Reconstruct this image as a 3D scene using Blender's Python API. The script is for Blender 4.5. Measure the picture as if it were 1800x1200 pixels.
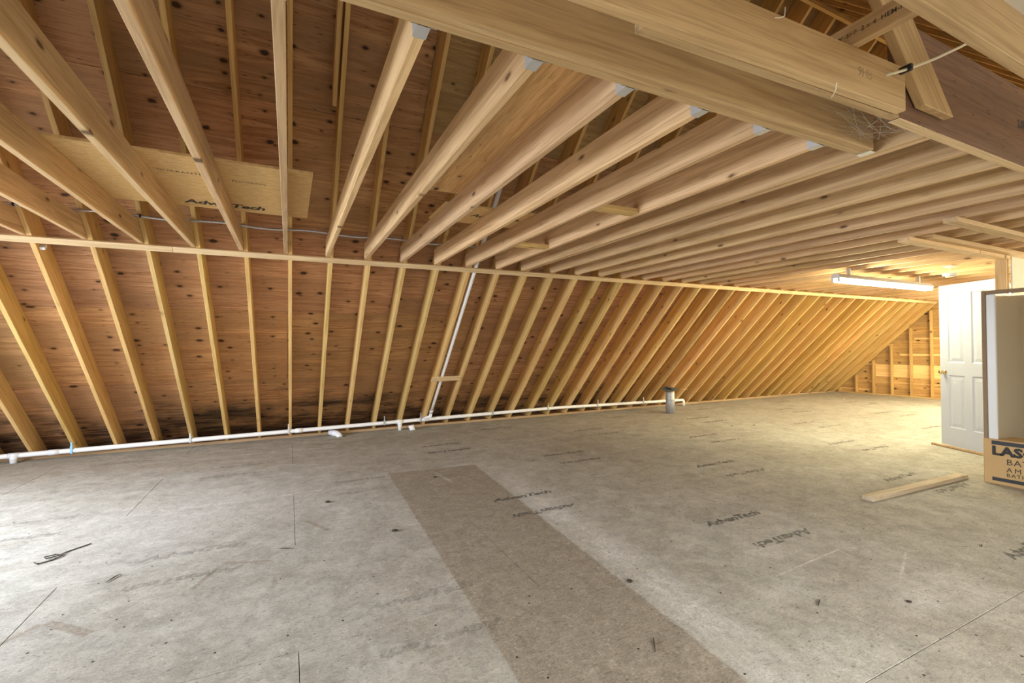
import bpy, bmesh, math, random
from mathutils import Vector, Matrix
random.seed(7)
for o in list(bpy.data.objects): bpy.data.objects.remove(o)
SC = bpy.context.scene
COL = SC.collection
R = math.radians

# ------------------------------------------------------------------ camera
cam_d = bpy.data.cameras.new('camera'); cam = bpy.data.objects.new('camera', cam_d); COL.objects.link(cam)
cam_d.sensor_fit = 'HORIZONTAL'; cam_d.sensor_width = 36.0; cam_d.lens = 806.34/1800*36
cam_d.clip_start = 0.05; cam_d.clip_end = 100
_yaw, _pit, _rol = R(25.9185), R(.6825), R(-.4803)
_f = Vector((math.sin(_yaw)*math.cos(_pit), math.cos(_yaw)*math.cos(_pit), math.sin(_pit)))
_r0 = Vector((math.cos(_yaw), -math.sin(_yaw), 0)); _u0 = _r0.cross(_f)
_r = _r0*math.cos(_rol)+_u0*math.sin(_rol); _u = -_r0*math.sin(_rol)+_u0*math.cos(_rol)
cam.matrix_world = Matrix(((_r.x,_u.x,-_f.x,0),(_r.y,_u.y,-_f.y,0),(_r.z,_u.z,-_f.z,1.3381),(0,0,0,1)))
SC.camera = cam
# ------------------------------------------------------------------ world, lights, exposure
vs = SC.view_settings
vs.view_transform = 'Standard'; vs.look = 'None'; vs.gamma = 1; vs.use_curve_mapping = False
vs.exposure = 0.3
SC.cycles.diffuse_bounces = 8; SC.cycles.max_bounces = 12
W = bpy.data.worlds.new('world'); SC.world = W; W.use_nodes = True
W.node_tree.nodes['Background'].inputs[0].default_value = (.75,.85,1,1)
W.node_tree.nodes['Background'].inputs[1].default_value = 1.0
def area(name, loc, direction, sx, sy, power, color, spread=180):
    d = bpy.data.lights.new(name, 'AREA'); d.shape = 'RECTANGLE'; d.size = sx; d.size_y = sy
    d.energy = power; d.color = color; d.spread = R(spread)
    o = bpy.data.objects.new(name, d); COL.objects.link(o); o.location = loc
    o.rotation_euler = Vector(direction).to_track_quat('-Z', 'Y').to_euler()
    return o
area('left_window_daylight', (-4.35,3.6,1.2), (1,0.12,-.8), 2.6, 1.5, 360, (.80,.88,1.0), 150)
area('dormer_window_daylight', (1.6,-2.7,1.6), (0,1,-1.3), 4.6, 1.7, 185, (.95,.96,.95), 125)
area('right_fill_light', (13.8,-.9,1.5), (-1,.12,-.3), 2.6, 1.5, 520, (1.0,.84,.54))  # added warm fill from the right; this gable has no window
TUBE_POWER = 118.0; ADDED_TUBE_POWER = 300.0

# ------------------------------------------------------------------ node helpers
def nmat(name):
    m = bpy.data.materials.new(name); m.use_nodes = True
    nt = m.node_tree; nt.nodes.clear()
    out = nt.nodes.new('ShaderNodeOutputMaterial'); b = nt.nodes.new('ShaderNodeBsdfPrincipled')
    nt.links.new(b.outputs[0], out.inputs[0])
    return m, nt, b
class NB:
    def __init__(s, nt): s.nt = nt
    def put(s, sock, v):
        if hasattr(v, 'is_output'): s.nt.links.new(v, sock)
        elif v is not None: sock.default_value = v
    def math(s, op, a, b=None, c=None, clamp=False):
        n = s.nt.nodes.new('ShaderNodeMath'); n.operation = op; n.use_clamp = clamp
        s.put(n.inputs[0], a); s.put(n.inputs[1], b)
        if c is not None: s.put(n.inputs[2], c)
        return n.outputs[0]
    def vmath(s, op, a, b=None):
        n = s.nt.nodes.new('ShaderNodeVectorMath'); n.operation = op
        s.put(n.inputs[0], a); s.put(n.inputs[1], b)
        return n.outputs[0]
    def noise(s, vec, scale, detail=3, rough=.55, dist=0):
        n = s.nt.nodes.new('ShaderNodeTexNoise'); s.put(n.inputs['Vector'], vec)
        n.inputs['Scale'].default_value = scale; n.inputs['Detail'].default_value = detail
        n.inputs['Roughness'].default_value = rough; n.inputs['Distortion'].default_value = dist
        return n.outputs[0]
    def voro(s, vec, scale, rnd=1.0, dim='3D'):
        n = s.nt.nodes.new('ShaderNodeTexVoronoi'); n.voronoi_dimensions = dim
        s.put(n.inputs['Vector'], vec)
        n.inputs['Scale'].default_value = scale; n.inputs['Randomness'].default_value = rnd
        return n.outputs['Distance'], n.outputs['Color']
    def ramp(s, fac, stops, interp='LINEAR'):
        n = s.nt.nodes.new('ShaderNodeValToRGB'); n.color_ramp.interpolation = interp
        e = n.color_ramp.elements
        while len(e) < len(stops): e.new(.5)
        for el, (p, c) in zip(e, stops):
            el.position = p; el.color = c if len(c) == 4 else (*c, 1)
        s.put(n.inputs[0], fac); return n.outputs[0]
    def rampv(s, fac, a, b, va=0., vb=1.):
        n = s.nt.nodes.new('ShaderNodeMapRange'); n.interpolation_type = 'SMOOTHSTEP'
        s.put(n.inputs[0], fac)
        n.inputs[1].default_value = a; n.inputs[2].default_value = b
        n.inputs[3].default_value = va; n.inputs[4].default_value = vb
        return n.outputs[0]
    def mix(s, fac, a, b, mode='MIX'):
        n = s.nt.nodes.new('ShaderNodeMix'); n.data_type = 'RGBA'; n.blend_type = mode
        s.put(n.inputs[0], fac); s.put(n.inputs[6], a if hasattr(a,'is_output') else (*a[:3],1))
        s.put(n.inputs[7], b if hasattr(b,'is_output') else (*b[:3],1)); return n.outputs[2]
    def sep(s, v):
        n = s.nt.nodes.new('ShaderNodeSeparateXYZ'); s.put(n.inputs[0], v); return n.outputs
    def comb(s, x, y, z):
        n = s.nt.nodes.new('ShaderNodeCombineXYZ')
        for i, v in enumerate((x,y,z)): s.put(n.inputs[i], v)
        return n.outputs[0]
    def objco(s): return s.nt.nodes.new('ShaderNodeTexCoord').outputs['Object']
    def pos(s): return s.nt.nodes.new('ShaderNodeNewGeometry').outputs['Position']
    def info(s): return s.nt.nodes.new('ShaderNodeObjectInfo').outputs
    def bump(s, bsdf, h, strength=.3, dist=.002):
        n = s.nt.nodes.new('ShaderNodeBump'); n.inputs['Strength'].default_value = strength
        n.inputs['Distance'].default_value = dist
        s.put(n.inputs['Height'], h); s.nt.links.new(n.outputs[0], bsdf.inputs['Normal'])

def plain(name, col, rough=.6, metal=0, noise=0.0, scale=30):
    m, nt, b = nmat(name); N = NB(nt)
    b.inputs['Roughness'].default_value = rough; b.inputs['Metallic'].default_value = metal
    if noise:
        f = N.noise(N.objco(), scale, 4)
        c = N.mix(f, tuple(v*(1-noise) for v in col), tuple(min(1,v*(1+noise)) for v in col))
        nt.links.new(c, b.inputs['Base Color'])
    else: b.inputs['Base Color'].default_value = (*col,1)
    return m

def lumber(name, base, dark, knot=(.10,.045,.02), knots=.62, rough=.62):
    m, nt, b = nmat(name); N = NB(nt); inf = N.info()
    co = N.vmath('ADD', N.objco(), N.comb(N.math('MULTIPLY', inf['Random'], 71.3), N.math('MULTIPLY', inf['Random'], 13.7), N.math('MULTIPLY', inf['Random'], 29.1)))
    g = N.vmath('MULTIPLY', co, (.9, 16, 16))
    n1 = N.noise(g, 1.0, 5, .6, 1.2)
    g2 = N.vmath('MULTIPLY', co, (2.5, 90, 90))
    n2 = N.noise(g2, 1.0, 3, .6)
    c = N.mix(N.rampv(n1, .38, .68), base, dark)
    c = N.mix(N.math('MULTIPLY', N.rampv(n2, .45, .7), .45), c, tuple(v*.62 for v in dark))
    kd, kc = N.voro(N.vmath('MULTIPLY', co, (3.6, 9, 2.2)), 1.0)
    gate = N.rampv(N.sep(kc)[0], knots, knots+.03)
    wob = N.math('ADD', kd, N.math('MULTIPLY', N.math('SUBTRACT', N.noise(co, 45, 2), .5), .07))
    halo = N.math('MULTIPLY', N.rampv(wob, .22, .08), gate)
    core = N.math('MULTIPLY', N.rampv(wob, .125, .07), gate)
    c = N.mix(N.math('MULTIPLY', halo, .55), c, tuple(v*.55 for v in dark))
    c = N.mix(N.math('MULTIPLY', core, .8), c, knot)
    var = N.rampv(inf['Random'], 0, 1, .86, 1.08)
    c = N.mix(1.0, c, N.comb(var, var, var), 'MULTIPLY')
    c = N.mix(1.0, c, inf['Color'], 'MULTIPLY')
    nt.links.new(c, b.inputs['Base Color'])
    b.inputs['Roughness'].default_value = rough; b.inputs['Specular IOR Level'].default_value = .25
    N.bump(b, n2, .25, .0015)
    return m

def plywood(name, base, dark, stain=False, knots=.55, grain=13.):
    m, nt, b = nmat(name); N = NB(nt); inf = N.info()
    oc = N.objco()
    co = N.vmath('ADD', oc, N.comb(N.math('MULTIPLY', inf['Random'], 53.3), N.math('MULTIPLY', inf['Random'], 17.7), 0.0))
    n1 = N.noise(N.vmath('MULTIPLY', co, (.8, grain, 1)), 1.0, 6, .62, 2.2)
    n0 = N.noise(N.vmath('MULTIPLY', co, (.6, 2.6, 1)), 1.0, 2, .5, .4)
    n2 = N.noise(N.vmath('MULTIPLY', co, (4, 110, 1)), 1.0, 3, .6)
    c = N.mix(N.rampv(n1, .38, .66), base, dark)
    c = N.mix(N.math('MULTIPLY', N.rampv(n0, .38, .62), .75), c, tuple(v*.62 for v in base))
    n3 = N.noise(N.vmath('MULTIPLY', co, (2.2, 42, 1)), 1.0, 5, .65, 3.0)
    c = N.mix(N.math('MULTIPLY', N.rampv(n3, .52, .66), .55), c, tuple(v*.6 for v in dark))
    c = N.mix(N.math('MULTIPLY', N.rampv(n2, .5, .75), .35), c, tuple(v*.5 for v in dark))
    kd, kc = N.voro(N.vmath('MULTIPLY', co, (3.6, 6.2, 0)), 1.0, 1.0, '2D')
    ks = N.sep(kc)
    gate = N.rampv(ks[0], knots, knots+.02)
    wob = N.math('ADD', kd, N.math('MULTIPLY', N.math('SUBTRACT', N.noise(co, 30, 2), .5), .09))
    wob = N.math('ADD', wob, N.math('MULTIPLY', N.math('SUBTRACT', ks[1], .4), .10))
    halo = N.math('MULTIPLY', N.rampv(wob, .22, .07), gate)
    core = N.math('MULTIPLY', N.rampv(wob, .115, .06), gate)
    c = N.mix(N.math('MULTIPLY', halo, .6), c, tuple(v*.5 for v in dark))
    c = N.mix(N.math('MULTIPLY', core, .9), c, (.035,.018,.010))
    # short dark splits
    sd, sc2 = N.voro(N.vmath('MULTIPLY', co, (5.5, 34, 0)), 1.0, 1.0, '2D')
    sp = N.math('MULTIPLY', N.rampv(sd, .16, .05), N.rampv(N.sep(sc2)[0], .82, .85))
    c = N.mix(N.math('MULTIPLY', sp, .7), c, (.05,.025,.012))
    if stain:
        p = N.pos(); z = N.sep(p)[2]
        sn = N.noise(N.vmath('MULTIPLY', p, (1.0,2.2,2.2)), 1.6, 5, .6)
        lvl = N.math('ADD', z, N.math('MULTIPLY', N.math('SUBTRACT', sn, .5), -1.9))
        st = N.rampv(lvl, .78, .10)
        # mildew streaks follow the veneer
        st2 = N.math('MULTIPLY', st, N.rampv(n1, .25, .6, .35, 1.))
        c = N.mix(N.math('MULTIPLY', st2, .93), c, (.013,.012,.013))
    c = N.mix(1.0, c, inf['Color'], 'MULTIPLY')
    nt.links.new(c, b.inputs['Base Color'])
    b.inputs['Roughness'].default_value = .6; b.inputs['Specular IOR Level'].default_value = .22
    N.bump(b, n2, .3, .0015)
    return m

def osb(name, base, dark):
    m, nt, b = nmat(name); N = NB(nt)
    co = N.objco()
    a = N.noise(N.vmath('MULTIPLY', co, (14, 70, 1)), 1.0, 4, .6, .8)
    d = N.noise(N.vmath('MULTIPLY', co, (40, 160, 1)), 1.0, 2, .5)
    c = N.mix(N.rampv(a, .3, .7), base, dark)
    c = N.mix(N.math('MULTIPLY', N.rampv(d, .62, .72), .6), c, tuple(v*.35 for v in dark))
    nt.links.new(c, b.inputs['Base Color']); b.inputs['Roughness'].default_value = .6
    N.bump(b, a, .2, .001)
    return m

def floor_material():
    m, nt, b = nmat('dusty_subfloor'); N = NB(nt); p = N.pos(); s = N.sep(p); x, y = s[0], s[1]
    p2 = N.comb(x, y, 0.0)
    big = N.noise(p2, .7, 4, .6)
    mid = N.noise(p2, 4.0, 5, .65, .5)
    st1 = N.noise(N.vmath('MULTIPLY', p2, (28, 75, 1)), 1.0, 4, .65, 1.5)
    st2 = N.noise(N.vmath('MULTIPLY', p2, (75, 34, 1)), 1.0, 4, .65, 1.5)
    wood = N.mix(N.rampv(st1, .3, .7), (.335,.285,.215), (.215,.18,.135))
    dust = N.mix(N.rampv(mid, .3, .7), (.54,.535,.485), (.39,.385,.34))
    # clean rectangle where something stood
    wx = N.math('MULTIPLY', N.math('SUBTRACT', N.noise(p2, 14, 3), .5), .018)
    xx = N.math('ADD', x, wx)
    L = N.math('ADD', N.math('MULTIPLY', y, .0368), .762)
    Rr = N.math('ADD', N.math('MULTIPLY', y, .072), 1.55)
    inL = N.rampv(N.math('SUBTRACT', xx, L), -.008, .012)
    inR = N.rampv(N.math('SUBTRACT', Rr, xx), -.012, .015)
    top = N.math('SUBTRACT', N.math('SUBTRACT', 5.075, N.math('MULTIPLY', x, .082)), y)
    inT = N.rampv(top, -.01, .02)
    rect = N.math('MULTIPLY', N.math('MULTIPLY', inL, inR), inT)
    # swipe of dust left inside the rectangle near its far end
    def blob(cx, cy, rx, ry, ang=0., soft=1.0, w=.25):
        n = nt.nodes.new('ShaderNodeMapping'); n.vector_type = 'TEXTURE'
        n.inputs['Location'].default_value = (cx, cy, 0); n.inputs['Rotation'].default_value = (0,0,ang)
        n.inputs['Scale'].default_value = (rx, ry, 1)
        nt.links.new(p2, n.inputs['Vector'])
        l = nt.nodes.new('ShaderNodeVectorMath'); l.operation = 'LENGTH'; nt.links.new(n.outputs[0], l.inputs[0])
        ll = N.math('ADD', l.outputs['Value'], N.math('MULTIPLY', N.math('SUBTRACT', mid, .5), w*4))
        return N.rampv(ll, 1.0, 1.0-soft)
    rect = N.math('MULTIPLY', rect, N.math('SUBTRACT', 1.0, N.math('MULTIPLY', blob(1.43,4.58,.035,.27,0.12,.6,.1), .9)))
    dustf = N.math('ADD', .66, N.math('MULTIPLY', N.math('SUBTRACT', big, .5), 1.1))
    def bars(cx, cy, lx, ly, ang):
        n = nt.nodes.new('ShaderNodeMapping'); n.vector_type = 'TEXTURE'
        n.inputs['Location'].default_value = (cx, cy, 0); n.inputs['Rotation'].default_value = (0,0,ang)
        nt.links.new(p2, n.inputs['Vector']); q = N.sep(n.outputs[0])
        return N.math('MULTIPLY', N.rampv(N.math('ABSOLUTE', q[0]), lx/2+.004, lx/2-.006), N.rampv(N.math('ABSOLUTE', q[1]), ly/2+.004, ly/2-.006))
    clean = rect
    for args in ((-.962,2.945,.31,.05,-.745), (-.23,3.338,.285,.028,-.34), (-.44,3.23,.28,.03,1.19), (-1.146,2.985,.16,.03,.9), (.186,3.79,.31,.035,-1.09)):
        clean = N.math('MAXIMUM', clean, N.math('MULTIPLY', bars(*args), .85))
    dustf = N.math('MULTIPLY', dustf, N.math('SUBTRACT', 1.0, N.math('MULTIPLY', clean, .82)), clamp=True)
    c = N.mix(dustf, wood, dust)
    # whiter plaster dust along the right edge of the rectangle and in patches near the front right
    wh = N.math('MULTIPLY', N.rampv(N.math('ABSOLUTE', N.math('SUBTRACT', N.math('SUBTRACT', x, Rr), .16)), .26, .0), N.rampv(y, 5.2, 3.2))
    wh = N.math('MULTIPLY', wh, N.math('SUBTRACT', 1.0, rect))
    for args in ((1.98,3.0,.22,.5,0.),(2.45,1.62,.34,.13,.2),(2.1,1.15,.6,.35,.3),(3.0,1.25,.35,.2,.2),(2.75,1.95,.3,.2,0.),(1.75,4.85,.35,.3,0.),(3.3,1.2,.3,.4,0.),(-.7,4.6,1.3,1.2,0.)):  # last blob whitens a wide area of the left floor
        wh = N.math('MAXIMUM', wh, N.math('MULTIPLY', blob(*args), .75))
    for args in ((2.88,1.76,.70,.014,.06),(3.31,1.47,.53,.016,.36),(-.5,6.72,2.2,.02,-.02)):
        wh = N.math('MAXIMUM', wh, N.math('MULTIPLY', bars(*args), 1.1))
    wh = N.math('MULTIPLY', wh, N.rampv(mid, .25, .62))
    wh = N.math('MULTIPLY', wh, N.rampv(st2, .30, .62, .35, 1.25))
    wh = N.math('MULTIPLY', wh, N.math('SUBTRACT', 1.0, rect))
    c = N.mix(N.math('MULTIPLY', wh, .75, clamp=True), c, (.66,.65,.62))
    # strands of the pressed board
    c = N.mix(N.math('MULTIPLY', N.rampv(st1, .53, .70), .50), c, (.17,.145,.11))
    c = N.mix(N.math('MULTIPLY', N.rampv(st2, .56, .70), .40), c, (.68,.65,.58))
    st3 = N.noise(N.vmath('MULTIPLY', p2, (16, 48, 1)), 1.0, 5, .7, 2.5)
    c = N.mix(N.math('MULTIPLY', N.rampv(st3, .57, .68), .45), c, (.20,.17,.135))
    fine = N.noise(N.vmath('MULTIPLY', p2, (95, 150, 1)), 1.0, 4, .75, 2.0)
    fm = N.rampv(fine, .25, .75, .70, 1.26)
    c = N.mix(1.0, c, N.comb(fm, fm, fm), 'MULTIPLY')
    blot = N.noise(p2, 9.0, 5, .7, 1.0)
    bm_ = N.rampv(blot, .3, .7, .86, 1.12)
    c = N.mix(1.0, c, N.comb(bm_, bm_, bm_), 'MULTIPLY')
    fl_ = N.noise(N.vmath('MULTIPLY', p2, (45, 60, 1)), 1.0, 3, .6, 4.0)
    c = N.mix(N.math('MULTIPLY', N.rampv(fl_, .64, .70), .45), c, (.66,.645,.60))
    # specks
    kd, kc = N.voro(p2, 4.2, 1.0, '2D')
    c = N.mix(N.math('MULTIPLY', N.rampv(kd, .028, .018), N.rampv(N.sep(kc)[0], .55, .6)), c, (.03,.025,.02))
    kd2, kc2 = N.voro(N.vmath('MULTIPLY', p2, (9, 16, 1)), 1.0, 1.0, '2D')
    c = N.mix(N.math('MULTIPLY', N.math('MULTIPLY', N.rampv(kd2, .085, .03), N.rampv(N.sep(kc2)[0], .82, .85)), .6), c, (.05,.045,.04))
    nt.links.new(c, b.inputs['Base Color']); b.inputs['Roughness'].default_value = .75
    b.inputs['Specular IOR Level'].default_value = .2
    N.bump(b, st1, .25, .001)
    return m

def ink_material(name, col, lo=.35, hi=.62):
    m, nt, b = nmat(name); N = NB(nt)
    b.inputs['Base Color'].default_value = (*col,1); b.inputs['Roughness'].default_value = .7
    n = N.noise(N.pos(), 26, 5, .7)
    a = N.math('MULTIPLY', N.rampv(n, lo, hi), N.info()['Alpha'])
    nt.links.new(a, b.inputs['Alpha'])
    return m

M = {}
M['lumber'] = lumber('spruce_lumber', (.73,.495,.205), (.58,.36,.125))
M['joistwood'] = lumber('spruce_joist_lumber', (.72,.50,.27), (.545,.35,.17), knots=.5)
M['beamwood'] = lumber('brown_beam_lumber', (.58,.40,.20), (.44,.28,.13), knots=.55)  # browner and darker than the rafter and joist lumber
M['palewood'] = lumber('pale_strapping', (.78,.58,.33), (.66,.46,.24), knots=.85)
M['dustystud'] = lumber('dusty_stud', (.60,.50,.36), (.48,.37,.23), knots=.7)
M['sillwood'] = lumber('dusty_sill_lumber', (.42,.28,.15), (.30,.19,.10))
M['ply'] = plywood('fir_plywood', (.62,.355,.175), (.37,.18,.075), stain=True)
M['plylight'] = plywood('light_plywood', (.58,.385,.19), (.42,.25,.11), knots=.7)
M['lvl'] = plywood('veneer_beam', (.25,.135,.085), (.17,.085,.05), knots=.985, grain=30.)
M['plygable'] = plywood('gable_plywood', (.62,.385,.17), (.42,.22,.075), knots=.5)
M['osb'] = osb('pressed_board', (.80,.57,.26), (.62,.40,.155))
M['floor'] = floor_material()
M['gap'] = plain('dark_joint', (.03,.026,.022), .9)
M['ink'] = ink_material('stamped_ink', (.055,.058,.06), .30, .55)
M['inkdark'] = plain('printed_ink', (.035,.033,.03), .7)
M['pvc'] = plain('white_plastic_pipe', (.80,.80,.78), .35, 0, .05, 12)
M['pvcdirty'] = plain('grey_white_fitting', (.74,.75,.76), .45, 0, .08, 14)
M['galv'] = plain('galvanised_steel', (.36,.37,.38), .45, .35, .15, 25)
M['conduit'] = plain('steel_conduit', (.55,.55,.54), .4, .8, .1, 60)
M['hanger'] = plain('bright_hanger_steel', (.66,.67,.66), .4, .6, .1, 40)
M['blue'] = plain('pale_blue_plastic', (.25,.55,.75), .5)
M['white'] = plain('white_paint', (.50,.535,.60), .42)
M['whiteenamel'] = plain('white_enamel', (.78,.79,.79), .35)
M['brass'] = plain('polished_brass', (.78,.58,.28), .22, 1)
M['black'] = plain('black_plastic', (.02,.02,.02), .5)
M['shingle'] = plain('grey_black_shingle', (.085,.085,.082), .9, 0, .6, 260)
M['card'] = plain('brown_cardboard', (.56,.37,.16), .75, 0, .08, 6)
M['carddark'] = plain('cardboard_edge', (.30,.21,.12), .8, 0, .15, 30)
M['acrylic'] = plain('almond_acrylic', (.56,.49,.35), .28, 0, .03, 3)
M['acrylicrim'] = plain('white_acrylic', (.76,.78,.76), .3, 0, .03, 3)
M['plaster'] = plain('grey_white_board', (.72,.71,.67), .7, 0, .06, 8)
M['cable'] = plain('pale_cable_sheath', (.72,.66,.50), .5)
M['thread'] = plain('pale_thread', (.80,.76,.66), .8)
M['twig'] = plain('dark_bark', (.045,.032,.02), .9)
M['web'] = plain('grey_cobweb', (.62,.58,.50), .9)
M['deck'] = plain('roof_deck', (.22,.13,.07), .8)
M['drywall'] = plain('room_wall_board', (.72,.68,.60), .8)
mt, nt, b = nmat('lit_tube'); b.inputs['Base Color'].default_value = (.9,.9,.9,1)
b.inputs['Emission Color'].default_value = (1.0,.93,.60,1); b.inputs['Emission Strength'].default_value = TUBE_POWER
M['tube'] = mt
mt2 = mt.copy(); mt2.name = 'added_lit_tube'; mt2.node_tree.nodes['Principled BSDF'].inputs['Emission Strength'].default_value = ADDED_TUBE_POWER; M['tube_added'] = mt2

# ------------------------------------------------------------------ mesh helpers
def link_mesh(name, bm, mat, parent=None, mw=None, smooth=False):
    me = bpy.data.meshes.new(name); bm.normal_update(); bm.to_mesh(me); bm.free()
    if smooth:
        for p in me.polygons: p.use_smooth = True
    for mm in (mat if isinstance(mat, (list,tuple)) else [mat]): me.materials.append(M[mm])
    o = bpy.data.objects.new(name, me); COL.objects.link(o)
    if parent: o.parent = parent
    if mw is not None: o.matrix_basis = mw
    return o
def tag(o, label, cat, group=None):
    o['label'] = label; o['category'] = cat
    if group: o['group'] = group
    return o
def struct(o): o['kind'] = 'structure'; return o
def empty(name, loc, rz=0):
    o = bpy.data.objects.new(name, None); COL.objects.link(o); o.location = loc; o.rotation_euler = (0,0,rz)
    o.empty_display_size = .1
    return o
def prism(pts, w0, w1, bev=.002, axis='Z'):
    """closed polygon pts (a,b) extruded along third axis from w0 to w1; local coords (a,b,w)"""
    bm = bmesh.new()
    lo = [bm.verts.new((a,b_,w0)) for a,b_ in pts]; hi = [bm.verts.new((a,b_,w1)) for a,b_ in pts]
    n = len(pts)
    bm.faces.new(lo[::-1]); bm.faces.new(hi)
    for i in range(n): bm.faces.new((lo[i],lo[(i+1)%n],hi[(i+1)%n],hi[i]))
    bmesh.ops.recalc_face_normals(bm, faces=bm.faces)
    if bev: bmesh.ops.bevel(bm, geom=list(bm.edges), offset=bev, segments=1, affect='EDGES')
    return bm
def box_bm(x0,x1,y0,y1,z0,z1,bev=.002):
    return prism([(x0,y0),(x1,y0),(x1,y1),(x0,y1)], z0, z1, bev)
def add_box(bm, x0,x1,y0,y1,z0,z1):
    v = [bm.verts.new(p) for p in ((x0,y0,z0),(x1,y0,z0),(x1,y1,z0),(x0,y1,z0),(x0,y0,z1),(x1,y0,z1),(x1,y1,z1),(x0,y1,z1))]
    for f in ((3,2,1,0),(4,5,6,7),(0,1,5,4),(1,2,6,5),(2,3,7,6),(3,0,4,7)): bm.faces.new([v[i] for i in f])
def frame(origin, xdir, ydir):
    x = Vector(xdir).normalized(); y = Vector(ydir); y = (y - x*y.dot(x)).normalized(); z = x.cross(y)
    return Matrix(((x.x,y.x,z.x,origin[0]),(x.y,y.y,z.y,origin[1]),(x.z,y.z,z.z,origin[2]),(0,0,0,1)))
def board(name, x, y, z, mat, along='x', parent=None, bev=.002):
    """axis-aligned board given ranges; local X runs along the grain"""
    c = ((x[0]+x[1])/2,(y[0]+y[1])/2,(z[0]+z[1])/2)
    s = (x[1]-x[0], y[1]-y[0], z[1]-z[0])
    if along == 'x': mw = frame(c,(1,0,0),(0,1,0)); d = s
    elif along == 'y': mw = frame(c,(0,1,0),(-1,0,0)); d = (s[1],s[0],s[2])
    else: mw = frame(c,(0,0,1),(1,0,0)); d = (s[2],s[0],s[1])
    bm = box_bm(-d[0]/2,d[0]/2,-d[1]/2,d[1]/2,-d[2]/2,d[2]/2,bev)
    if parent is not None: mw = parent.matrix_basis.inverted() @ mw
    return link_mesh(name, bm, mat, parent, mw)
def tube_bm(pts, r, seg=10, bm=None, caps=True, rads=None):
    bm = bm or bmesh.new(); pts = [Vector(p) for p in pts]; rings = []
    prev = None
    for i, p in enumerate(pts):
        d = ((pts[min(i+1,len(pts)-1)]-p).normalized() + (p-pts[max(i-1,0)]).normalized())
        d = d.normalized() if d.length > 1e-6 else Vector((0,0,1))
        if prev is None:
            u = d.orthogonal().normalized()
        else:
            u = prev - d*prev.dot(d); u = u.normalized() if u.length > 1e-6 else d.orthogonal().normalized()
        prev = u; v = d.cross(u); rr = rads[i] if rads else r
        rings.append([bm.verts.new(p + (u*math.cos(2*math.pi*k/seg)+v*math.sin(2*math.pi*k/seg))*rr) for k in range(seg)])
    for a, b_ in zip(rings, rings[1:]):
        for k in range(seg): bm.faces.new((a[k],a[(k+1)%seg],b_[(k+1)%seg],b_[k]))
    if caps: bm.faces.new(rings[0][::-1]); bm.faces.new(rings[-1])
    return bm
def lathe_bm(prof, seg=20, bm=None, o=(0,0,0)):
    bm = bm or bmesh.new(); rings = []
    for r_, z in prof:
        rings.append([bm.verts.new((o[0]+r_*math.cos(2*math.pi*k/seg), o[1]+r_*math.sin(2*math.pi*k/seg), o[2]+z)) for k in range(seg)])
    for a, b_ in zip(rings, rings[1:]):
        for k in range(seg): bm.faces.new((a[k],a[(k+1)%seg],b_[(k+1)%seg],b_[k]))
    bm.faces.new(rings[0][::-1]); bm.faces.new(rings[-1])
    return bm
def text_mesh(body, size, shear=0., bold=0., spacing=1., align='LEFT', xs=1.):
    cu = bpy.data.curves.new('lettering','FONT'); cu.body = body; cu.size = size; cu.shear = shear; cu.offset = bold
    cu.space_character = spacing; cu.align_x = align; cu.resolution_u = 2
    t = bpy.data.objects.new('lettering', cu); COL.objects.link(t)
    dg = bpy.context.evaluated_depsgraph_get(); dg.update()
    me = bpy.data.meshes.new_from_object(t.evaluated_get(dg))
    bpy.data.objects.remove(t); bpy.data.curves.remove(cu)
    for v in me.vertices: v.co.x *= xs
    return me
def place_text(name, me, mat, mw, parent=None, alpha=1.):
    if not me.materials: me.materials.append(M[mat])
    else: me.materials[0] = M[mat]
    o = bpy.data.objects.new(name, me); COL.objects.link(o)
    if parent is not None:
        o.parent = parent; mw = parent.matrix_basis.inverted() @ mw
    o.matrix_basis = mw; o.color = (1,1,1,alpha)
    return o
WORDS = ['','one','two','three','four','five','six','seven','eight','nine','ten','eleven','twelve','thirteen','fourteen','fifteen','sixteen','seventeen']
ORD = ['','first','second','third','fourth','fifth','sixth','seventh','eighth','ninth','tenth','eleventh','twelfth','thirteenth','fourteenth','fifteenth','sixteenth','seventeenth','eighteenth']

# ------------------------------------------------------------------ shared dimensions
S = .4064; RX = .0315                       # 16 inch spacing; right face of rafter 0
XL, XR, YB = -4.5, 14.02, -2.95             # room shell
C0 = 7.715; DEP = .235; C1 = C0 + DEP*math.sqrt(2)   # underside and top of the rafters: y+z
YR = 2.835                                  # ridge
ZJ = 2.34; JD = .184                        # ceiling joists
FY = 2.26                                   # a floor row joint

# ------------------------------------------------------------------ floor
fl = link_mesh('floor', box_bm(XL,XR+.1,YB,8.2,-.20,-.0195,0), 'gap'); struct(fl)
gap = .0016
for k in range(-5, 5):
    y0, y1 = FY+1.22*k, FY+1.22*(k+1)
    y0, y1 = max(y0,YB), min(y1, 8.12)
    if y1-y0 < .05: continue
    off = 0.0355 if (k % 2) else 1.2555
    n0 = -3
    for n in range(n0, 7):
        x0, x1 = off+2.44*n, off+2.44*(n+1)
        x0, x1 = max(x0,XL), min(x1,XR)
        if x1-x0 < .05: continue
        board('floor_panel', (x0+gap,x1-gap), (y0+gap,y1-gap), (-.019,0), 'floor', 'x', fl, .0012)
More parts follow.
